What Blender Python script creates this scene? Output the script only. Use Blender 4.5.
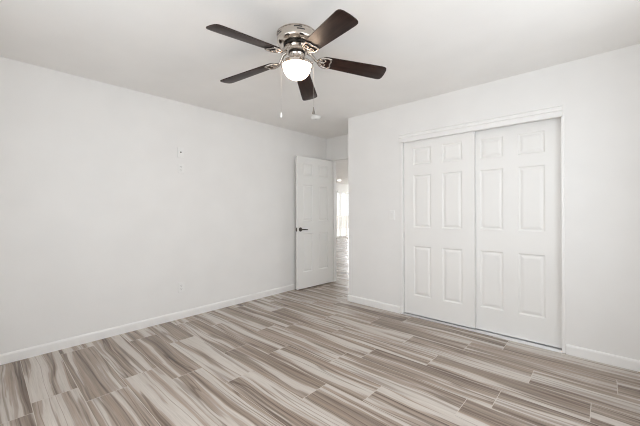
import bpy, bmesh, math, random
from mathutils import Matrix, Vector

scene = bpy.context.scene
for o in list(bpy.data.objects):
    bpy.data.objects.remove(o, do_unlink=True)
C = scene.collection
PI = math.pi
random.seed(7)

# ------------------------------------------------------------------ camera
YAW, ROLL = 0.743297, 0.00408
cam_d = bpy.data.cameras.new('camera')
cam_d.sensor_width = 36.0
cam_d.lens = 310.3 / 640 * 36.0
cam_d.shift_y = -2.4 / 640
cam_d.clip_start = 0.05
cam_d.clip_end = 200
cam = bpy.data.objects.new('camera', cam_d)
C.objects.link(cam)
cam.matrix_world = (Matrix.Translation((3.5242, -3.3089, 1.2088)) @ Matrix.Rotation(YAW, 4, 'Z')
                    @ Matrix.Rotation(PI / 2, 4, 'X') @ Matrix.Rotation(-ROLL, 4, 'Z'))
scene.camera = cam

# ------------------------------------------------------------------ view, world, daylight
scene.view_settings.view_transform = 'Standard'
scene.view_settings.look = 'None'
scene.view_settings.gamma = 1.0
scene.view_settings.use_curve_mapping = False
scene.view_settings.exposure = 0.13
scene.cycles.use_denoising = True
scene.cycles.max_bounces = 14
scene.cycles.diffuse_bounces = 10
scene.cycles.transparent_max_bounces = 12
scene.cycles.sample_clamp_indirect = 6.0
scene.cycles.filter_width = 1.1

w = bpy.data.worlds.new('sky')
scene.world = w
w.use_nodes = True
bg = w.node_tree.nodes['Background']
bg.inputs['Color'].default_value = (0.93, 0.96, 1.0, 1)
bg.inputs['Strength'].default_value = 1.6


def area(name, loc, rot, sx, sy, power, col):
    l = bpy.data.lights.new(name, 'AREA')
    l.shape = 'RECTANGLE'
    l.size, l.size_y = sx, sy
    l.energy = power
    l.color = col
    o = bpy.data.objects.new(name, l)
    C.objects.link(o)
    o.location = loc
    o.rotation_euler = rot
    return o


LX0, LX1, LY1 = -5.35, 2.0, 10.2        # the far room beyond the doorway
RX, RY = 3.92, -3.66           # the bedroom's far right and rear wall faces
H = 2.44
# daylight at the two bedroom windows and the far room's glass door, plus an added far window
area('daylight_rear_window', (2.35, RY - 0.16, 1.42), (PI / 2, 0, 0), 2.1, 1.35, 21, (0.915, 0.955, 1.0))
area('daylight_side_window', (RX + 0.16, -1.75, 1.42), (PI / 2, 0, PI / 2), 1.9, 1.35, 23, (0.915, 0.955, 1.0))
area('added_far_room_light', (LX1 + 0.16, 5.5, 1.42), (PI / 2, 0, PI / 2), 4.0, 1.35, 130, (0.92, 0.97, 1.0))  # added light at an invented, unseen window to brighten the far room
area('daylight_patio_door', (LX0 - 0.25, 9.0, 1.05), (PI / 2, 0, -PI / 2), 0.9, 1.9, 120, (0.96, 0.98, 1.0))
# sun, steep through the side window; added so its unseen floor patch brightens the ceiling
sun_d = bpy.data.lights.new('sun', 'SUN')
sun_d.energy = 5.5
sun_d.angle = math.radians(1.0)
sun_d.color = (1.0, 0.96, 0.9)
sun = bpy.data.objects.new('sun', sun_d)
C.objects.link(sun)
sun.location = (6, 6, 9)
sun.rotation_euler = Vector((-0.3 * 0.47, -0.95 * 0.47, -0.883)).to_track_quat('-Z', 'Y').to_euler()

# ------------------------------------------------------------------ materials


def new_mat(name):
    m = bpy.data.materials.new(name)
    m.use_nodes = True
    nt = m.node_tree
    return m, nt, nt.nodes['Principled BSDF']


def N(nt, typ, **kw):
    n = nt.nodes.new(typ)
    for k, v in kw.items():
        setattr(n, k, v)
    return n


def paint(name, col, rough=0.5, bump=0.0, scale=120.0, var=0.012, spec=0.5):
    m, nt, b = new_mat(name)
    tc = N(nt, 'ShaderNodeTexCoord')
    n = N(nt, 'ShaderNodeTexNoise')
    n.inputs['Scale'].default_value = 3.0
    nt.links.new(tc.outputs['Object'], n.inputs['Vector'])
    r = N(nt, 'ShaderNodeValToRGB')
    r.color_ramp.elements[0].position = 0.35
    r.color_ramp.elements[1].position = 0.65
    r.color_ramp.elements[0].color = tuple(c * (1 - var) for c in col) + (1,)
    r.color_ramp.elements[1].color = tuple(min(1, c * (1 + var)) for c in col) + (1,)
    nt.links.new(n.outputs['Fac'], r.inputs['Fac'])
    nt.links.new(r.outputs['Color'], b.inputs['Base Color'])
    b.inputs['Roughness'].default_value = rough
    b.inputs['Specular IOR Level'].default_value = spec
    if bump:
        n2 = N(nt, 'ShaderNodeTexNoise')
        n2.inputs['Scale'].default_value = scale
        n2.inputs['Detail'].default_value = 3
        nt.links.new(tc.outputs['Object'], n2.inputs['Vector'])
        bp = N(nt, 'ShaderNodeBump')
        bp.inputs['Strength'].default_value = bump
        bp.inputs['Distance'].default_value = 0.003
        nt.links.new(n2.outputs['Fac'], bp.inputs['Height'])
        nt.links.new(bp.outputs['Normal'], b.inputs['Normal'])
    return m


def metal(name, col, rough, scale=60):
    m, nt, b = new_mat(name)
    b.inputs['Metallic'].default_value = 1.0
    b.inputs['Base Color'].default_value = col + (1,)
    tc = N(nt, 'ShaderNodeTexCoord')
    n = N(nt, 'ShaderNodeTexNoise')
    n.inputs['Scale'].default_value = scale
    nt.links.new(tc.outputs['Object'], n.inputs['Vector'])
    mr = N(nt, 'ShaderNodeMapRange')
    mr.inputs['To Min'].default_value = max(0.02, rough - 0.015)
    mr.inputs['To Max'].default_value = rough + 0.015
    nt.links.new(n.outputs['Fac'], mr.inputs['Value'])
    nt.links.new(mr.outputs['Result'], b.inputs['Roughness'])
    return m


def emit(name, col, strength, base=(0.9, 0.9, 0.9), rough=0.3):
    m, nt, b = new_mat(name)
    b.inputs['Base Color'].default_value = base + (1,)
    b.inputs['Roughness'].default_value = rough
    b.inputs['Emission Color'].default_value = col + (1,)
    b.inputs['Emission Strength'].default_value = strength
    return m


M_wall = paint('wall_paint', (0.845, 0.84, 0.83), 0.6, 0.10, 90, spec=0.3)
M_ceil = paint('ceiling_paint', (0.88, 0.87, 0.855), 0.75, 0.14, 70, spec=0.2)
M_trim = paint('trim_paint', (0.87, 0.865, 0.855), 0.38, var=0.006)
M_door = paint('door_paint', (0.86, 0.855, 0.84), 0.42, var=0.006)
M_plastic = paint('white_plastic', (0.86, 0.86, 0.85), 0.3, var=0.004)
M_plasticgrey = paint('grey_plastic', (0.55, 0.55, 0.54), 0.4, var=0.004)
M_fob = metal('pewter_fob', (0.30, 0.29, 0.275), 0.4)
M_dark = paint('dark_hole', (0.03, 0.03, 0.03), 0.6)
M_bronze = metal('dark_bronze', (0.10, 0.085, 0.075), 0.32)
M_nickel = metal('brushed_nickel', (0.68, 0.62, 0.56), 0.16)
M_nickeldk = metal('nickel_painted_shade', (0.50, 0.46, 0.42), 0.25)  # darker nickel copy: the blade irons' dark reflections put into the colour
M_black = metal('black_steel_and_gap_shade', (0.06, 0.055, 0.05), 0.4)
M_alu = metal('aluminium_track', (0.82, 0.83, 0.84), 0.35)
M_chain = metal('bead_chain', (0.45, 0.44, 0.42), 0.4)
M_bowl = emit('lit_frosted_glass', (1.0, 0.74, 0.54), 18.0, (0.9, 0.87, 0.82))
M_lamp = emit('hall_lamp', (1.0, 0.97, 0.92), 1.6)
M_stucco = paint('patio_stucco', (0.62, 0.58, 0.53), 0.9, 0.3, 40)
M_concrete = paint('patio_concrete', (0.60, 0.58, 0.55), 0.9, 0.2, 30)
M_vinyl = paint('blind_vinyl', (0.86, 0.86, 0.84), 0.5, var=0.004)


def glass_mat():
    m = bpy.data.materials.new('window_glass')
    m.use_nodes = True
    nt = m.node_tree
    nt.nodes.remove(nt.nodes['Principled BSDF'])
    out = nt.nodes['Material Output']
    t = N(nt, 'ShaderNodeBsdfTransparent')
    t.inputs['Color'].default_value = (0.97, 0.972, 0.968, 1)
    g = N(nt, 'ShaderNodeBsdfGlossy')
    g.inputs['Roughness'].default_value = 0.02
    mx = N(nt, 'ShaderNodeMixShader')
    mx.inputs[0].default_value = 0.04
    nt.links.new(t.outputs[0], mx.inputs[1])
    nt.links.new(g.outputs[0], mx.inputs[2])
    nt.links.new(mx.outputs[0], out.inputs['Surface'])
    return m


M_glass = glass_mat()


def blade_mat():
    m, nt, b = new_mat('dark_walnut_blade')
    tc = N(nt, 'ShaderNodeTexCoord')
    mp = N(nt, 'ShaderNodeMapping')
    mp.inputs['Scale'].default_value = (3, 45, 10)
    nt.links.new(tc.outputs['Object'], mp.inputs['Vector'])
    n = N(nt, 'ShaderNodeTexNoise')
    n.inputs['Scale'].default_value = 1.5
    n.inputs['Detail'].default_value = 5
    n.inputs['Distortion'].default_value = 0.6
    nt.links.new(mp.outputs['Vector'], n.inputs['Vector'])
    r = N(nt, 'ShaderNodeValToRGB')
    r.color_ramp.elements[0].position = 0.3
    r.color_ramp.elements[0].color = (0.014, 0.007, 0.0055, 1)
    r.color_ramp.elements[1].position = 0.7
    r.color_ramp.elements[1].color = (0.036, 0.018, 0.014, 1)
    nt.links.new(n.outputs['Fac'], r.inputs['Fac'])
    nt.links.new(r.outputs['Color'], b.inputs['Base Color'])
    b.inputs['Roughness'].default_value = 0.40
    b.inputs['Specular IOR Level'].default_value = 0.24
    return m


M_blade = blade_mat()


def floor_mat():
    """Printed wood-look porcelain: ribbons of cream and taupe running along each plank."""
    m, nt, b = new_mat('wood_look_tile')
    L = nt.links.new
    uv = N(nt, 'ShaderNodeUVMap', uv_map='plank_uv')
    sd = N(nt, 'ShaderNodeUVMap', uv_map='plank_seed')
    s1 = N(nt, 'ShaderNodeSeparateXYZ')
    L(uv.outputs['UV'], s1.inputs[0])
    s2 = N(nt, 'ShaderNodeSeparateXYZ')
    L(sd.outputs['UV'], s2.inputs[0])

    def mul(a, k, add=0.0):
        n = N(nt, 'ShaderNodeMath', operation='MULTIPLY_ADD')
        L(a, n.inputs[0])
        n.inputs[1].default_value = k
        n.inputs[2].default_value = add
        return n.outputs[0]

    def vec(x, y, z):
        n = N(nt, 'ShaderNodeCombineXYZ')
        L(x, n.inputs[0]); L(y, n.inputs[1]); L(z, n.inputs[2])
        return n.outputs[0]

    def noise(v, scale=1.0, detail=2.0, rough=0.5, dist=0.0):
        n = N(nt, 'ShaderNodeTexNoise')
        n.inputs['Scale'].default_value = scale
        n.inputs['Detail'].default_value = detail
        n.inputs['Roughness'].default_value = rough
        n.inputs['Distortion'].default_value = dist
        L(v, n.inputs['Vector'])
        return n.outputs['Fac']

    def ramp(f, pts):
        r = N(nt, 'ShaderNodeValToRGB')
        e = r.color_ramp.elements
        while len(e) < len(pts):
            e.new(0.5)
        for el, (p_, c_) in zip(e, pts):
            el.position = p_
            el.color = c_ + (1,)
        L(f, r.inputs['Fac'])
        return r.outputs['Color']

    def mix(kind, fac, a, b_):
        n = N(nt, 'ShaderNodeMix', data_type='RGBA', blend_type=kind)
        if isinstance(fac, float):
            n.inputs[0].default_value = fac
        else:
            L(fac, n.inputs[0])
        L(a, n.inputs[6]); L(b_, n.inputs[7])
        return n.outputs[2]

    u, v = s1.outputs[0], s1.outputs[1]
    seed, seed2 = s2.outputs[0], s2.outputs[1]
    z = mul(seed, 40.0)
    # the figure bends slowly along the plank
    f0 = noise(vec(mul(u, 1.5), mul(v, 4.0), mul(seed, 40.0, 50.0)), 1.0, 1.5, 0.4, 0.0)
    bend = N(nt, 'ShaderNodeMath', operation='MULTIPLY_ADD')
    L(f0, bend.inputs[0]); bend.inputs[1].default_value = 0.07; L(v, bend.inputs[2])
    vb = bend.outputs[0]
    # wide ribbons
    f1 = noise(vec(mul(u, 0.45), mul(vb, 13.0), z), 1.0, 4.0, 0.55, 0.35)
    shift = mul(seed2, 0.08, -0.048)
    ad = N(nt, 'ShaderNodeMath', operation='ADD')
    L(f1, ad.inputs[0]); L(shift, ad.inputs[1])
    base = ramp(ad.outputs[0], [(0.28, (0.185, 0.138, 0.107)), (0.40, (0.270, 0.213, 0.172)),
                                (0.48, (0.345, 0.283, 0.237)), (0.515, (0.405, 0.343, 0.295)),
                                (0.535, (0.545, 0.490, 0.442)), (0.62, (0.595, 0.548, 0.503))])
    # narrow figure inside the dark ribbons
    f2 = noise(vec(mul(u, 0.8), mul(vb, 58.0), mul(seed, 40.0, 9.0)), 1.0, 3.0, 0.6, 0.5)
    fig = ramp(f2, [(0.35, (0.46, 0.43, 0.405)), (0.45, (0.93, 0.925, 0.92)), (0.62, (1.26, 1.245, 1.23))])
    mask = ramp(ad.outputs[0], [(0.47, (0.85, 0.85, 0.85)), (0.535, (0.13, 0.13, 0.13))])
    c1 = mix('MULTIPLY', mask, base, fig)
    # thin dark veins
    f3 = noise(vec(mul(u, 0.35), mul(vb, 12.0), mul(seed, 40.0, 21.0)), 1.0, 1.5, 0.45, 0.5)
    vein = ramp(f3, [(0.465, (1, 1, 1)), (0.487, (0.55, 0.51, 0.48)), (0.500, (0.58, 0.54, 0.51)), (0.512, (1, 1, 1))])
    c2 = mix('MULTIPLY', 0.9, c1, vein)
    # pores
    f4 = noise(vec(mul(u, 7.0), mul(v, 190.0), z), 1.0, 2.0, 0.6, 0.0)
    por = ramp(f4, [(0.30, (0.82, 0.81, 0.80)), (0.55, (1.02, 1.02, 1.02))])
    c3 = mix('MULTIPLY', 0.7, c2, por)
    L(c3, b.inputs['Base Color'])
    b.inputs['Roughness'].default_value = 0.27
    b.inputs['Specular IOR Level'].default_value = 0.5
    bp = N(nt, 'ShaderNodeBump')
    bp.inputs['Strength'].default_value = 0.12
    bp.inputs['Distance'].default_value = 0.002
    L(f2, bp.inputs['Height'])
    L(bp.outputs['Normal'], b.inputs['Normal'])
    return m


M_floor = floor_mat()
M_grout = paint('sand_grout', (0.54, 0.49, 0.43), 0.85, 0.2, 300)

# ------------------------------------------------------------------ mesh helpers


class MB:
    def __init__(self):
        self.bm = bmesh.new()

    def box(self, x0, x1, y0, y1, z0, z1, bev=0.0, seg=2):
        r = bmesh.ops.create_cube(self.bm, size=1.0)
        vs = r['verts']
        bmesh.ops.scale(self.bm, vec=(x1 - x0, y1 - y0, z1 - z0), verts=vs)
        bmesh.ops.translate(self.bm, vec=((x0 + x1) / 2, (y0 + y1) / 2, (z0 + z1) / 2), verts=vs)
        if bev:
            es = list({e for v_ in vs for e in v_.link_edges})
            bmesh.ops.bevel(self.bm, geom=es, offset=bev, segments=seg, profile=0.5, affect='EDGES')
        return self

    def lathe(self, prof, n=48, c=(0, 0), caps=True):
        """prof: list of (radius, z) from top to bottom, about the vertical axis"""
        rings = []
        for r, z in prof:
            if r < 1e-6:
                rings.append([self.bm.verts.new((c[0], c[1], z))])
            else:
                rings.append([self.bm.verts.new((c[0] + r * math.cos(2 * PI * i / n), c[1] + r * math.sin(2 * PI * i / n), z)) for i in range(n)])
        for a, b in zip(rings, rings[1:]):
            for i in range(n):
                j = (i + 1) % n
                if len(a) == 1 and len(b) == 1:
                    continue
                if len(a) == 1:
                    self.bm.faces.new((a[0], b[j], b[i]))
                elif len(b) == 1:
                    self.bm.faces.new((a[i], a[j], b[0]))
                else:
                    self.bm.faces.new((a[i], a[j], b[j], b[i]))
        if caps:
            for rg in (rings[0], rings[-1]):
                if len(rg) > 2:
                    self.bm.faces.new(rg)
        return self

    def tube(self, pts, rad, n=10):
        """round bar through pts; rad a number or one per point"""
        pts = [Vector(p) for p in pts]
        rads = rad if isinstance(rad, (list, tuple)) else [rad] * len(pts)
        rings = []
        for i, p in enumerate(pts):
            d = (pts[min(i + 1, len(pts) - 1)] - pts[max(i - 1, 0)]).normalized()
            up = Vector((0, 0, 1)) if abs(d.z) < 0.9 else Vector((1, 0, 0))
            a = d.cross(up).normalized()
            b = d.cross(a).normalized()
            rings.append([self.bm.verts.new(p + (a * math.cos(2 * PI * k / n) + b * math.sin(2 * PI * k / n)) * rads[i]) for k in range(n)])
        for a, b in zip(rings, rings[1:]):
            for k in range(n):
                self.bm.faces.new((a[k], a[(k + 1) % n], b[(k + 1) % n], b[k]))
        self.bm.faces.new(rings[0]); self.bm.faces.new(rings[-1])
        return self

    def prism(self, outline, z0, z1, bev=0.0):
        """outline in xy, extruded in z"""
        a = [self.bm.verts.new((x, y, z0)) for x, y in outline]
        b = [self.bm.verts.new((x, y, z1)) for x, y in outline]
        n = len(a)
        self.bm.faces.new(a); self.bm.faces.new(b)
        for i in range(n):
            self.bm.faces.new((a[i], a[(i + 1) % n], b[(i + 1) % n], b[i]))
        if bev:
            es = [e for e in self.bm.edges if e.verts[0] in a and e.verts[1] in a or e.verts[0] in b and e.verts[1] in b]
            bmesh.ops.bevel(self.bm, geom=es, offset=bev, segments=2, profile=0.5, affect='EDGES')
        return self

    def quad(self, *ps):
        self.bm.faces.new([self.bm.verts.new(p) for p in ps])
        return self

    def extrude_profile(self, prof, axis, a, b):
        """prof: closed list of (p, z); axis 'x' sweeps along x with p = y, axis 'y' along y with p = x"""
        def P(t, q):
            return (t, q[0], q[1]) if axis == 'x' else (q[0], t, q[1])
        A = [self.bm.verts.new(P(a, q)) for q in prof]
        B = [self.bm.verts.new(P(b, q)) for q in prof]
        n = len(A)
        self.bm.faces.new(A); self.bm.faces.new(B)
        for i in range(n):
            self.bm.faces.new((A[i], A[(i + 1) % n], B[(i + 1) % n], B[i]))
        return self

    def move(self, mat):
        bmesh.ops.transform(self.bm, matrix=mat, verts=self.bm.verts)
        return self

    def build(self, name, mat, parent=None, smooth=None, fix=True):
        if fix:
            bmesh.ops.recalc_face_normals(self.bm, faces=self.bm.faces)
        me = bpy.data.meshes.new(name)
        self.bm.to_mesh(me)
        self.bm.free()
        me.materials.append(mat)
        if smooth is not None:
            for p_ in me.polygons:
                p_.use_smooth = True
            me.set_sharp_from_angle(angle=math.radians(smooth))
        o = bpy.data.objects.new(name, me)
        C.objects.link(o)
        if parent is not None:
            o.parent = parent
        return o


def tag(o, label=None, cat=None, group=None, kind=None):
    if label: o['label'] = label
    if cat: o['category'] = cat
    if group: o['group'] = group
    if kind: o['kind'] = kind
    return o


def empty(name, loc=(0, 0, 0), rz=0.0):
    o = bpy.data.objects.new(name, None)
    o.empty_display_size = 0.1
    C.objects.link(o)
    o.location = loc
    o.rotation_euler = (0, 0, rz)
    return o


def struct(o, label, cat):
    return tag(o, label, cat, kind='structure')


# ------------------------------------------------------------------ floor: individual planks in one surface
ROWW, LEN, Y0 = 0.2365, 0.962, -0.030
OFF = {0: .942, 1: .695, 2: .240, 3: .570, 4: .122, 5: .945, 6: .465, 7: .165, 8: .595, 9: .270, 10: .005, 11: .130, 12: .855}
BACK0, BACK1 = 0.69, 0.81               # faces of the wall that holds the doorway


def make_floor():
    bm = bmesh.new()
    uvl = bm.loops.layers.uv.new('plank_uv')
    sdl = bm.loops.layers.uv.new('plank_seed')
    g = 0.0016
    rnd = random.Random(23)

    def plank(x0, x1, y0, y1, lim):
        cx0, cx1 = max(x0 + g, lim[0]), min(x1 - g, lim[1])
        cy0, cy1 = max(y0 + g, lim[2]), min(y1 - g, lim[3])
        s, t = rnd.random(), rnd.random()
        fl = rnd.choice((1, -1))
        if cx1 - cx0 < 0.002 or cy1 - cy0 < 0.002:
            return
        vs = [bm.verts.new(q) for q in ((cx0, cy0, 0), (cx1, cy0, 0), (cx1, cy1, 0), (cx0, cy1, 0))]
        f = bm.faces.new(vs)
        f.material_index = 0
        for l in f.loops:
            l[uvl].uv = ((l.vert.co.x - x0) * fl + s * 7, (l.vert.co.y - y0) * fl + t * 3)
            l[sdl].uv = (s, t)

    for k in range(-44, 17):
        y1 = Y0 - ROWW * k
        y0 = y1 - ROWW
        off = OFF.get(k, rnd.random() * LEN)
        lim = (-0.05, RX + 0.1, RY - 0.1, BACK0) if y1 <= BACK0 + 0.001 else (LX0 - 0.1, LX1 + 0.1, BACK0, LY1 + 0.1)
        j0 = int(math.floor((lim[0] - off) / LEN)) - 1
        j1 = int(math.ceil((lim[1] - off) / LEN)) + 1
        for j in range(j0, j1):
            if y0 < BACK0 < y1:
                plank(off + j * LEN, off + (j + 1) * LEN, y0, y1, (-0.05, RX + 0.1, RY, BACK0))
                plank(off + j * LEN, off + (j + 1) * LEN, y0, y1, (LX0 - 0.1, LX1 + 0.1, BACK0, LY1))
            else:
                plank(off + j * LEN, off + (j + 1) * LEN, y0, y1, lim)

    def slab(x0, x1, y0, y1):
        r = bmesh.ops.create_cube(bm, size=1.0)
        bmesh.ops.scale(bm, vec=(x1 - x0, y1 - y0, 0.1), verts=r['verts'])
        bmesh.ops.translate(bm, vec=((x0 + x1) / 2, (y0 + y1) / 2, -0.0512), verts=r['verts'])
        for f in {f for v_ in r['verts'] for f in v_.link_faces}:
            f.material_index = 1
    slab(-0.15, RX + 0.15, RY - 0.15, BACK0)
    slab(LX0 - 0.15, LX1 + 0.15, BACK0, LY1 + 0.15)
    me = bpy.data.meshes.new('floor')
    bm.to_mesh(me)
    bm.free()
    me.materials.append(M_floor)
    me.materials.append(M_grout)
    o = bpy.data.objects.new('floor', me)
    C.objects.link(o)
    struct(o, 'taupe and cream wood-look plank tile floor with pale grout lines', 'floor')


make_floor()

# ------------------------------------------------------------------ ceiling and walls
m = MB()
m.box(-0.12, RX + 0.12, RY - 0.12, BACK0, H, H + 0.12)
m.box(LX0 - 0.12, LX1 + 0.12, BACK0, LY1 + 0.12, H, H + 0.12)
struct(m.build('ceiling', M_ceil), 'flat white painted ceiling above the bedroom and the space beyond', 'ceiling')

struct(MB().box(-0.12, 0, RY, BACK0, -0.05, H).build('wall_left', M_wall),
       'long bare white wall on the left behind the open door', 'wall')

CX0, CX1, CZ = 1.782, 3.262, 2.02       # closet opening
CT = 0.11                               # closet wall thickness
m = MB()
m.box(1.0, CX0, 0, CT, -0.05, H)
m.box(CX1, RX, 0, CT, -0.05, H)
m.box(CX0, CX1, 0, CT, CZ, H)
m.box(1.0, 1.10, CT, BACK0, -0.05, H)   # return wall beside the doorway
struct(m.build('wall_right', M_wall), 'white wall around the sliding closet doors, right of the doorway', 'wall')

DX0, DX1, DZ = 0.114, 0.884, 2.052      # doorway
m = MB()
m.box(LX0 - 0.12, DX0 - 0.018, BACK0, BACK1, -0.05, H)
m.box(DX1 + 0.018, RX + 0.12, BACK0, BACK1, -0.05, H)
m.box(DX0 - 0.018, DX1 + 0.018, BACK0, BACK1, DZ + 0.018, H)
struct(m.build('wall_back', M_wall), 'white wall above the doorway in the recess behind the open door', 'wall')


def wall_with_window(name, axis, face, out, a0, a1, w0, w1, z0, z1, lab):
    m = MB()
    def bx(p0, p1, q0, q1):
        if axis == 'x':
            m.box(min(face, out), max(face, out), p0, p1, q0, q1)
        else:
            m.box(p0, p1, min(face, out), max(face, out), q0, q1)
    bx(a0, w0, -0.05, H); bx(w1, a1, -0.05, H)
    if z0 > 0.0:
        bx(w0, w1, -0.05, z0)
    bx(w0, w1, z1, H)
    return struct(m.build(name, M_wall), lab, 'wall')


wall_with_window('wall_rear', 'y', RY, RY - 0.12, -0.12, RX + 0.12, 1.3, 3.4, 0.75, 2.1, 'white wall with a window at the rear of the bedroom')
wall_with_window('wall_side', 'x', RX, RX + 0.12, RY, BACK0, -2.7, -0.8, 0.75, 2.1, 'white wall with a window to the right of the bedroom')
wall_with_window('wall_far', 'x', LX0, LX0 - 0.12, BACK1, LY1, 7.5, 9.5, 0.0, 2.04, 'far white wall around the patio door seen through the doorway')
wall_with_window('wall_far_right', 'x', LX1, LX1 + 0.12, BACK1, LY1, 3.5, 7.5, 0.75, 2.1, 'white wall with an added unseen wide window on the right of the space beyond the doorway')
struct(MB().box(LX0 - 0.12, LX1 + 0.12, LY1, LY1 + 0.12, -0.05, H).build('wall_far_back', M_wall), 'white end wall of the space beyond the doorway', 'wall')


# ------------------------------------------------------------------ windows (behind the camera), an added far-room window, the patio door
def window(name, axis, face, out, w0, w1, z0, z1, lab):
    root = empty(name, (0, 0, 0))
    struct(root, lab, 'window')
    mid = (w0 + w1) / 2
    y0, y1 = (out, face) if out < face else (face, out)
    c = (y0 + y1) / 2

    def bx(m, p0, p1, d0, d1, q0, q1, bev=0.004):
        if axis == 'x':
            m.box(d0, d1, p0, p1, q0, q1, bev)
        else:
            m.box(p0, p1, d0, d1, q0, q1, bev)
    m = MB()
    t = 0.05
    for p0, p1, q0, q1 in ((w0, w0 + t, z0, z1), (w1 - t, w1, z0, z1), (w0 + t, w1 - t, z0, z0 + t), (w0 + t, w1 - t, z1 - t, z1), (mid - 0.03, mid + 0.03, z0 + t, z1 - t)):
        bx(m, p0, p1, c - 0.03, c + 0.03, q0, q1)
    m.build('window_frame', M_trim, root)
    for a, b in ((w0 + t, mid - 0.03), (mid + 0.03, w1 - t)):
        m = MB()
        bx(m, a, b, c - 0.003, c + 0.003, z0 + t, z1 - t, 0)
        m.build('glass_pane', M_glass, root)
    return root


window('window_1', 'y', RY, RY - 0.12, 1.3, 3.4, 0.75, 2.1, 'white framed two-pane window in the rear wall')
window('window_2', 'x', RX, RX + 0.12, -2.7, -0.8, 0.75, 2.1, 'white framed two-pane window in the side wall')
window('added_window_3', 'x', LX1, LX1 + 0.12, 3.5, 7.5, 0.75, 2.1, 'added unseen wide white framed window lighting the space beyond the doorway')  # invented window, added for the far room's light
window('door_4', 'x', LX0, LX0 - 0.12, 7.5, 9.5, 0.0, 2.04, 'bright glass patio door seen far away through the open doorway')

# vertical blind drawn partly aside at the patio door
vb = empty('vertical_blind', (LX0 + 0.08, 7.5, 0))
tag(vb, 'white vertical blind hanging at the bright patio door beyond the doorway', 'blind')
m = MB().box(-0.03, 0.03, -0.06, 2.06, 2.045, 2.10, 0.004)
m.build('headrail', M_vinyl, vb)
for i, (yy, ang) in enumerate([(0.06, 15), (0.14, 12), (0.22, 18), (0.36, 62), (0.47, 20), (0.55, 14), (0.66, 70), (0.80, 66), (0.94, 68), (1.08, 70), (1.22, 66), (1.36, 70), (1.5, 68)]):
    s = MB().box(-0.0015, 0.0015, -0.044, 0.044, 0.03, 2.045)
    s.move(Matrix.Translation((0, yy, 0)) @ Matrix.Rotation(math.radians(ang), 4, 'Z'))
    s.build('slat', M_vinyl, vb)

# outside the patio door
struct(MB().box(-14, LX0 - 0.12, 2, 16, -0.15, -0.03).build('ground', M_concrete), 'pale concrete patio outside the far glass door', 'ground')
tag(MB().box(-10.2, -10.0, 2, 16, -0.03, 0.85, 0.01).build('patio_wall', M_stucco), 'low tan garden wall outside the far glass door', 'wall')

# ------------------------------------------------------------------ baseboards
BH, BT = 0.083, 0.012


def base_prof(s):
    """profile in (offset from the wall face, z); s = direction into the room"""
    return [(0, 0.0005), (s * BT, 0.0005), (s * BT, BH - 0.016), (s * BT * 0.8, BH - 0.008), (s * BT * 0.45, BH - 0.002), (0, BH)]


def base_y(name, face, s, y0, y1, lab):      # runs along y on a wall of constant x
    struct(MB().extrude_profile([(face + p, z) for p, z in base_prof(s)], 'y', y0, y1).build(name, M_trim), lab, 'baseboard')


def base_x(name, face, s, x0, x1, lab):
    struct(MB().extrude_profile([(face + p, z) for p, z in base_prof(s)], 'x', x0, x1).build(name, M_trim), lab, 'baseboard')


base_y('baseboard_left', 0, 1, RY, BACK0, 'white baseboard along the foot of the long left wall')
base_x('baseboard_right', 0, -1, 1.0 - BT, 1.757, 'short white baseboard between the doorway corner and the closet')
base_x('baseboard_far_right', 0, -1, 3.280, RX, 'white baseboard right of the closet doors')
base_y('baseboard_return', 1.0, -1, 0.0, BACK0, 'white baseboard on the return wall beside the doorway')
base_x('baseboard_rear', RY, 1, 0, RX, 'white baseboard along the rear wall')
base_y('baseboard_side', RX, -1, RY, 0, 'white baseboard along the side wall')
base_x('baseboard_back', BACK0, -1, DX1 + 0.02, 1.0, 'white baseboard right of the doorway in the recess')
base_y('baseboard_far', LX0, 1, BACK1, 7.44, 'white baseboard left of the far patio door')

# ------------------------------------------------------------------ doorway lining
m = MB()
m.box(DX0 - 0.018, DX0, BACK0 - 0.001, BACK1 + 0.001, 0, DZ + 0.018)
m.box(DX1, DX1 + 0.018, BACK0 - 0.001, BACK1 + 0.001, 0, DZ + 0.018)
m.box(DX0, DX1, BACK0 - 0.001, BACK1 + 0.001, DZ, DZ + 0.018)
m.box(DX0, DX0 + 0.011, BACK0 + 0.04, BACK0 + 0.075, 0, DZ, 0.002)
m.box(DX1 - 0.011, DX1, BACK0 + 0.04, BACK0 + 0.075, 0, DZ, 0.002)
m.box(DX0 + 0.011, DX1 - 0.011, BACK0 + 0.04, BACK0 + 0.075, DZ - 0.011, DZ, 0.002)
struct(m.build('trim_1', M_trim), 'white lining and stops of the open doorway', 'door frame')


# ------------------------------------------------------------------ six-panel doors
def panel_rects(W, pw, zs):
    st = (W - 2 * pw) / 2
    mull = 0.124
    st = (W - 2 * pw - mull) / 2
    xs = ((st, st + pw), (st + pw + mull, W - st))
    return [(a, b, c, d) for (c, d) in zs for (a, b) in xs]


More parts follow.
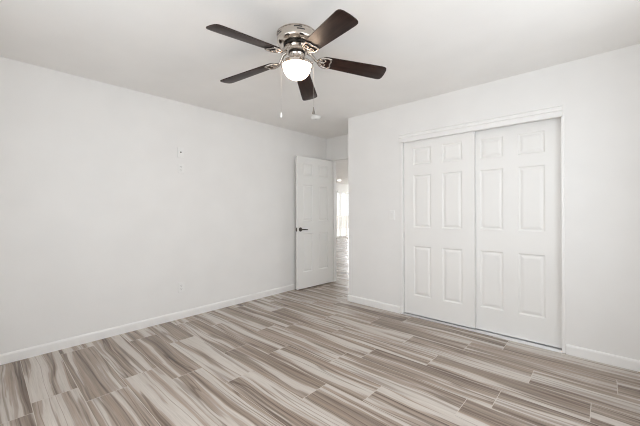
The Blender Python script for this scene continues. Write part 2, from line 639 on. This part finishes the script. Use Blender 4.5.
def door_leaf(root, W, Z0, Z1, T, rects, mat):
    """leaf in local coords: x 0..W, front face y = 0 (facing -y), back face y = T"""
    m = MB()
    xs = sorted({0, W} | {r[0] for r in rects} | {r[1] for r in rects})
    zs = sorted({Z0, Z1} | {r[2] for r in rects} | {r[3] for r in rects})
    holes = [(r[0], r[1], r[2], r[3]) for r in rects]
    for y in (0.0, T):
        for i in range(len(xs) - 1):
            for j in range(len(zs) - 1):
                cx, cz = (xs[i] + xs[i + 1]) / 2, (zs[j] + zs[j + 1]) / 2
                if any(h[0] < cx < h[1] and h[2] < cz < h[3] for h in holes):
                    continue
                m.quad((xs[i], y, zs[j]), (xs[i + 1], y, zs[j]), (xs[i + 1], y, zs[j + 1]), (xs[i], y, zs[j + 1]))
    m.quad((0, 0, Z0), (0, T, Z0), (0, T, Z1), (0, 0, Z1))
    m.quad((W, 0, Z0), (W, T, Z0), (W, T, Z1), (W, 0, Z1))
    m.quad((0, 0, Z0), (W, 0, Z0), (W, T, Z0), (0, T, Z0))
    m.quad((0, 0, Z1), (W, 0, Z1), (W, T, Z1), (0, T, Z1))
    # reveal walls of each panel opening, meeting in the middle
    bmesh.ops.remove_doubles(m.bm, verts=m.bm.verts, dist=1e-5)
    m.build('door_leaf', mat, root)
    prof = [(0.0, 0.0), (0.004, 0.0045), (0.011, 0.0085), (0.019, 0.0090), (0.030, 0.0040), (0.042, 0.0012)]   # inset, depth
    for (a, b, c, d) in rects:
        m = MB()
        for side in (0, 1):
            rings = []
            for ins, dep in prof:
                y = dep if side == 0 else T - dep
                rings.append([m.bm.verts.new(q) for q in ((a + ins, y, c + ins), (b - ins, y, c + ins), (b - ins, y, d - ins), (a + ins, y, d - ins))])
            for r0, r1 in zip(rings, rings[1:]):
                for k in range(4):
                    m.bm.faces.new((r0[k], r0[(k + 1) % 4], r1[(k + 1) % 4], r1[k]))
            m.bm.faces.new(rings[-1])
            if side == 0:
                first = rings[0]
            else:
                for k in range(4):
                    m.bm.faces.new((first[k], first[(k + 1) % 4], rings[0][(k + 1) % 4], rings[0][k]))
        m.build('raised_panel', mat, root)


# closet doors
closet_z = [(0.238, 0.803), (1.012, 1.608), (1.722, 1.915)]
d2 = empty('door_2', (1.7955, 0.028, 0))
struct(d2, 'white six-panel sliding closet door on the left, in front', 'door')
door_leaf(d2, 0.762, 0.018, 2.005, 0.035, panel_rects(0.762, 0.204, closet_z), M_door)
d3 = empty('door_3', (2.4835, 0.074, 0))
struct(d3, 'white six-panel sliding closet door on the right, set behind', 'door')
door_leaf(d3, 0.762, 0.009, 2.005, 0.035, panel_rects(0.762, 0.204, closet_z), M_door)

# closet head track with its stepped fascia
m = MB()
m.extrude_profile([(-0.001, 2.090), (-0.013, 2.090), (-0.013, 2.083), (-0.003, 2.081), (-0.003, 2.073), (-0.017, 2.071), (-0.017, 2.046),
                   (-0.007, 2.044), (-0.007, 2.038), (-0.022, 2.036), (-0.022, 1.996), (-0.017, 1.992), (0.012, 1.992), (0.012, 2.006), (-0.001, 2.018)], 'x', 1.757, 3.262)
struct(m.build('trim_2', M_trim), 'stepped white head trim above the two closet doors', 'trim')
m = MB()
m.box(CX0, CX1, 0.015, 0.108, 2.008, 2.02)
struct(m.build('trim_3', M_alu), 'metal overhead track hidden behind the closet head trim', 'trim')
# side channels of the opening
struct(MB().box(1.768, 1.790, -0.006, 0.11, 0.0, 1.992, 0.003).build('trim_4', M_trim), 'narrow white side trim at the left edge of the closet', 'trim')
struct(MB().box(3.252, 3.274, -0.006, 0.11, 0.0, 1.993, 0.003).build('trim_5', M_trim), 'narrow white side trim at the right edge of the closet', 'trim')
# floor track: two grooves between three ribs
m = MB()
m.extrude_profile([(-0.012, 0.0005), (-0.012, 0.004), (-0.004, 0.012), (0.004, 0.012), (0.006, 0.006), (0.010, 0.003), (0.012, 0.013), (0.017, 0.013),
                   (0.019, 0.003), (0.105, 0.003), (0.105, 0.0005)], 'x', 1.790, 3.252)
struct(m.build('trim_6', M_alu), 'metal floor track under the closet doors', 'trim')

# open bedroom door: hinged on the doorway's left side, swung back along the left wall
T = 0.035
d1 = empty('door_1', (0.099, -0.090, 0), 1.50586)
struct(d1, 'white six-panel door standing open along the left wall', 'door')
# local x runs from the free edge to the hinge; local -y faces the room
door_leaf(d1, 0.765, 0.014, 2.040, T, panel_rects(0.765, 0.208, [(0.262, 0.855), (1.045, 1.612), (1.752, 1.938)]), M_door)
ros = MB().lathe([(0.0, 0.0), (0.032, 0.0), (0.032, 0.004), (0.028, 0.010), (0.013, 0.012), (0.011, 0.040), (0.0, 0.042)], 28, caps=False)
ros.move(Matrix.Translation((0.062, 0.0, 0.922)) @ Matrix.Rotation(PI / 2, 4, 'X'))
h = ros.build('lever_handle', M_bronze, d1, 40)
h['label'] = 'dark bronze lever handle'
lv = MB().tube([(0.060, -0.038, 0.922), (0.066, -0.046, 0.922), (0.080, -0.050, 0.922), (0.120, -0.050, 0.921), (0.160, -0.048, 0.918), (0.172, -0.046, 0.916)],
               [0.010, 0.010, 0.0095, 0.0085, 0.0075, 0.006], 12)
lv.build('lever', M_bronze, h, 50)
lt = MB().box(-0.0015, 0.0, 0.005, 0.030, 0.893, 0.951, 0.0005)
lt.box(-0.010, 0.0, 0.011, 0.023, 0.912, 0.932, 0.002)
o = lt.build('latch', M_bronze, d1)
o['label'] = 'dark latch plate on the door edge'
for z in (0.22, 1.02, 1.82):
    MB().tube([(0.769, T + 0.001, z - 0.045), (0.769, T + 0.001, z + 0.045)], 0.006, 10).build('hinge', M_bronze, d1, 40)

# ------------------------------------------------------------------ ceiling fan
FC = (1.9388, -1.8174)
fan = empty('ceiling_fan', (FC[0], FC[1], H))
tag(fan, 'brushed nickel ceiling fan with five dark wood blades and a lit glass bowl', 'ceiling fan')
# local z = 0 at the ceiling, downwards negative
can = MB().lathe([(0.0, 0.0), (0.136, 0.0), (0.140, -0.003), (0.140, -0.008), (0.1375, -0.010), (0.1375, -0.050), (0.136, -0.058), (0.131, -0.066),
                  (0.122, -0.072), (0.110, -0.0755), (0.095, -0.077), (0.0, -0.077)], 64, caps=False).build('motor_housing', M_nickel, fan, 35)
for row, zc in ((0, -0.018), (1, -0.033)):
    for k in range(5):
        a = 2 * PI * k / 5 + (-0.07 if row == 0 else 0.07) - 0.82
        m = MB()
        for i in range(6):
            a0, a1 = a + (i / 6) * 0.40, a + ((i + 1) / 6) * 0.40
            r = 0.1382
            m.quad((r * math.cos(a0), r * math.sin(a0), zc - 0.0035), (r * math.cos(a1), r * math.sin(a1), zc - 0.0035),
                   (r * math.cos(a1), r * math.sin(a1), zc + 0.0035), (r * math.cos(a0), r * math.sin(a0), zc + 0.0035))
        bmesh.ops.remove_doubles(m.bm, verts=m.bm.verts, dist=1e-5)
        g = bmesh.ops.extrude_face_region(m.bm, geom=m.bm.faces[:])
        for v_ in [e for e in g['geom'] if isinstance(e, bmesh.types.BMVert)]:
            v_.co.x *= 0.99; v_.co.y *= 0.99
        m.build('vent_slot', M_dark, can)
MB().lathe([(0.0, -0.078), (0.092, -0.078), (0.092, -0.094), (0.0, -0.094)], 48, caps=False).build('shadow_gap_ring', M_black, fan, 35)  # solid black ring standing in for the shadow gap under the housing
MB().lathe([(0.0, -0.094), (0.082, -0.094), (0.090, -0.098), (0.092, -0.106), (0.088, -0.114), (0.078, -0.118), (0.078, -0.124), (0.072, -0.130), (0.0, -0.130)], 56, caps=False).build('rotor_hub', M_nickel, fan, 35)
MB().lathe([(0.0, -0.130), (0.058, -0.130), (0.058, -0.136), (0.0, -0.136)], 40, caps=False).build('rotor_plate', M_black, fan, 35)
MB().lathe([(0.0, -0.136), (0.050, -0.136), (0.053, -0.140), (0.047, -0.148), (0.045, -0.158), (0.050, -0.172), (0.0, -0.172)], 44, caps=False).build('switch_housing', M_nickel, fan, 35)
MB().lathe([(0.0, -0.168), (0.046, -0.168), (0.052, -0.175), (0.068, -0.184), (0.090, -0.193), (0.106, -0.203), (0.112, -0.210), (0.112, -0.224), (0.109, -0.227),
            (0.100, -0.225), (0.099, -0.214), (0.0, -0.206)], 56, caps=False).build('light_fitter', M_nickel, fan, 35)
bp_ = []
for i in range(13):
    t = i / 12 * PI / 2
    bp_.append((0.0975 * math.cos(t) ** 0.9 if i < 12 else 0.0, -0.218 - 0.095 * math.sin(t)))
b_ = MB().lathe([(0.0, -0.215), (0.095, -0.215)] + bp_, 56, caps=False).build('glass_bowl', M_bowl, fan, 60)
b_['label'] = 'lit frosted white glass bowl'
for k in range(3):
    a = math.radians(20 + 120 * k)
    MB().tube([(0.108 * math.cos(a), 0.108 * math.sin(a), -0.217), (0.124 * math.cos(a), 0.124 * math.sin(a), -0.217)], [0.005, 0.006], 12).build('thumb_screw', M_nickel, fan, 40)

BLZ = -0.1545                   # where the blade plane meets the fan's axis; the blades droop outwards
DROOP = math.radians(5.76)
PITCH = math.radians(-13)


def blade_outline():
    pts = []
    r0, r1 = 0.172, 0.654
    w0, w1 = 0.053, 0.0695        # half widths at root and tip
    # root end, slightly rounded
    for i in range(7):
        t = PI / 2 + PI * i / 6
        pts.append((r0 + 0.030 + 0.030 * math.cos(t), w0 * math.sin(t)))
    n = 6
    for i in range(1, n):
        f = i / n
        pts.append((r0 + 0.03 + (r1 - 0.07 - r0) * f, -(w0 + (w1 - w0) * f)))
    # tip: shallow arc with rounded corners
    for i in range(9):
        t = -PI / 2 + PI * i / 8
        cx = 0.040 * math.copysign(abs(math.cos(t)) ** 0.7, math.cos(t))
        pts.append((r1 - 0.04 + cx, w1 * math.copysign(abs(math.sin(t)) ** 0.55, math.sin(t))))
    for i in range(n - 1, 0, -1):
        f = i / n
        pts.append((r0 + 0.03 + (r1 - 0.07 - r0) * f, (w0 + (w1 - w0) * f)))
    return pts


def blade_iron_mb():
    m = MB()
    # arm from the rotor out and down to the blade, then a two-lobed plate with a curl on each side
    m.tube([(0.070, 0, 0.046), (0.100, 0, 0.040), (0.120, 0, 0.018), (0.138, 0, -0.003), (0.155, 0, -0.0075), (0.19, 0, -0.0085)],
           [0.011, 0.011, 0.010, 0.010, 0.009, 0.007], 12)
    for s in (1, -1):
        pts = []
        for i in range(15):
            t = i / 14
            a = PI * 1.25 * t
            pts.append((0.150 + 0.085 * t - 0.012 * math.sin(a), s * (0.010 + 0.038 * math.sin(PI * 0.62 * t)), -0.0075))
        m.tube(pts, [0.0065] * 12 + [0.006, 0.005, 0.004], 8)
        ring = [(0.190 + 0.015 * math.cos(2 * PI * k / 14), s * 0.020 + 0.013 * math.sin(2 * PI * k / 14), -0.0075) for k in range(15)]
        m.tube(ring, 0.004, 8)
    m.tube([(0.232, 0.047, -0.0075), (0.243, 0.024, -0.0075), (0.236, 0, -0.0075), (0.243, -0.024, -0.0075), (0.232, -0.047, -0.0075)], 0.0055, 8)
    return m


first_blade = first_iron = None
for k, deg in enumerate((-90, -162, 126, 54, -18)):
    rot = math.radians(deg)
    if k == 0:
        b_ = MB().prism(blade_outline(), -0.003, 0.003, 0.0015)
        first_blade = b_.build('blade', M_blade, fan, 40)
        im = blade_iron_mb()
        first_iron = im.build('blade_iron', M_nickeldk, fan, 50)
        bl, ir = first_blade, first_iron
    else:
        bl, ir = first_blade.copy(), first_iron.copy()
        C.objects.link(bl); C.objects.link(ir)
        bl.parent = fan; ir.parent = fan
    bl.location = (0, 0, BLZ)
    bl.rotation_euler = (PITCH, DROOP, rot)
    ir.location = (0, 0, BLZ)
    ir.rotation_euler = (PITCH, DROOP, rot)

# pull chains: beads on a hair-thin line, a small bell at the end
rt = Vector((math.cos(YAW), math.sin(YAW), 0))


def pull_chain(off, ztop, zbot, fob_prof, fob_mat, lab):
    p = rt * off
    m = MB().tube([(p.x, p.y, ztop), (p.x, p.y, zbot)], 0.0005, 6)
    z = ztop
    while z > zbot:
        bmesh.ops.create_icosphere(m.bm, subdivisions=1, radius=0.0010, matrix=Matrix.Translation((p.x, p.y, z)))
        z -= 0.0075
    o = m.build('pull_chain', M_chain, fan)
    f = MB().lathe([(r, z_ + zbot) for r, z_ in fob_prof], 20, (p.x, p.y), caps=False).build('fob', fob_mat, o, 50)
    f['label'] = lab


pull_chain(-0.111, -0.217, -0.545, [(0.0, 0.002), (0.003, 0.0), (0.0055, -0.010), (0.0075, -0.026), (0.006, -0.034), (0.0, -0.037)], M_plastic, 'small white pull-chain fob')
pull_chain(0.116, -0.217, -0.510, [(0.0, 0.004), (0.003, 0.002), (0.0045, -0.014), (0.009, -0.034), (0.011, -0.044), (0.0, -0.045)], M_fob, 'grey bell-shaped pull-chain fob')

# ------------------------------------------------------------------ smoke detector
sdx, sdy = 0.735, -0.345
sd = empty('smoke_detector', (sdx, sdy, H))
tag(sd, 'round white smoke detector on the ceiling near the doorway', 'smoke detector')
MB().lathe([(0.0, 0.0), (0.068, 0.0), (0.068, -0.012), (0.066, -0.016), (0.0, -0.016)], 40, caps=False).build('base_plate', M_plastic, sd, 40)
MB().lathe([(0.0, -0.016), (0.060, -0.016), (0.060, -0.026), (0.054, -0.034), (0.040, -0.039), (0.0, -0.040)], 40, caps=False).build('cover', M_plastic, sd, 40)
MB().lathe([(0.0, -0.0395), (0.008, -0.0395), (0.007, -0.042), (0.0, -0.0425)], 20, caps=False).build('test_button', M_plasticgrey, sd, 40)


# ------------------------------------------------------------------ electrical plates
def frame_on_left(name, y, z):       # local x along the wall, local -y out of the wall
    return empty(name, (0, y, z), PI / 2)


def plate(root, w_, h_):
    MB().box(-w_ / 2, w_ / 2, -0.008, -0.0003, -h_ / 2, h_ / 2, 0.0035).build('cover_plate', M_plastic, root)


def duplex(root):
    for s in (1, -1):
        rc = MB()
        rc.box(-0.0165, 0.0165, -0.0105, -0.0055, s * 0.0195 - 0.014, s * 0.0195 + 0.014, 0.003)
        o = rc.build('receptacle', M_plastic, root)
        sl = MB()
        sl.box(-0.0075, -0.0050, -0.0108, -0.0103, s * 0.0195 - 0.002, s * 0.0195 + 0.008)
        sl.box(0.0050, 0.0075, -0.0108, -0.0103, s * 0.0195 - 0.002, s * 0.0195 + 0.008)
        sl.box(-0.002, 0.002, -0.0108, -0.0103, s * 0.0195 - 0.010, s * 0.0195 - 0.006)
        sl.build('slot', M_dark, o)
    MB().tube([(0, -0.0055, 0), (0, -0.0092, 0)], 0.003, 10).build('screw', M_alu, root, 40)


o1 = frame_on_left('wall_outlet', -1.796, 0.353)
tag(o1, 'white duplex wall outlet low on the left wall just above the baseboard', 'outlet')
plate(o1, 0.070, 0.115)
duplex(o1)
o2 = frame_on_left('cable_plate', -1.795, 1.867)
tag(o2, 'upper white plate with a dark cable hole high on the left wall', 'wall plate')
plate(o2, 0.072, 0.116)
MB().tube([(0, -0.0055, 0.005), (0, -0.0087, 0.005)], 0.0085, 16).build('cable_hole', M_dark, o2, 40)
for s in (1, -1):
    MB().tube([(0, -0.0055, s * 0.042), (0, -0.0092, s * 0.042)], 0.003, 10).build('screw', M_alu, o2, 40)
o3 = frame_on_left('wall_outlet', -1.792, 1.690)
tag(o3, 'white duplex wall outlet high on the left wall under the plate with the dark hole', 'outlet')
plate(o3, 0.070, 0.105)
duplex(o3)

sw = empty('light_switch', (1.655, 0, 1.150))
tag(sw, 'white rocker light switch on the wall left of the closet', 'light switch')
plate(sw, 0.072, 0.116)
MB().box(-0.017, 0.017, -0.0095, -0.0055, -0.034, 0.034, 0.001).build('rocker_frame', M_plastic, sw)
m = MB().box(-0.0145, 0.0145, -0.0035, 0.0, -0.031, 0.031, 0.001)
m.move(Matrix.Translation((0, -0.0098, 0)) @ Matrix.Rotation(math.radians(4), 4, 'X'))
m.build('rocker', M_plastic, sw)

# ------------------------------------------------------------------ flush light on the far ceiling
hl = empty('hall_ceiling_light', (-4.2, 6.22, H))
tag(hl, 'small round lit lamp on the far ceiling seen through the doorway', 'ceiling light')
MB().lathe([(0.0, 0.0), (0.095, 0.0), (0.095, -0.02), (0.085, -0.025), (0.0, -0.025)], 36, caps=False).build('lamp_base', M_trim, hl, 40)
MB().lathe([(0.0, -0.025), (0.080, -0.025), (0.076, -0.045), (0.058, -0.062), (0.030, -0.070), (0.0, -0.072)], 36, caps=False).build('diffuser', M_lamp, hl, 60)
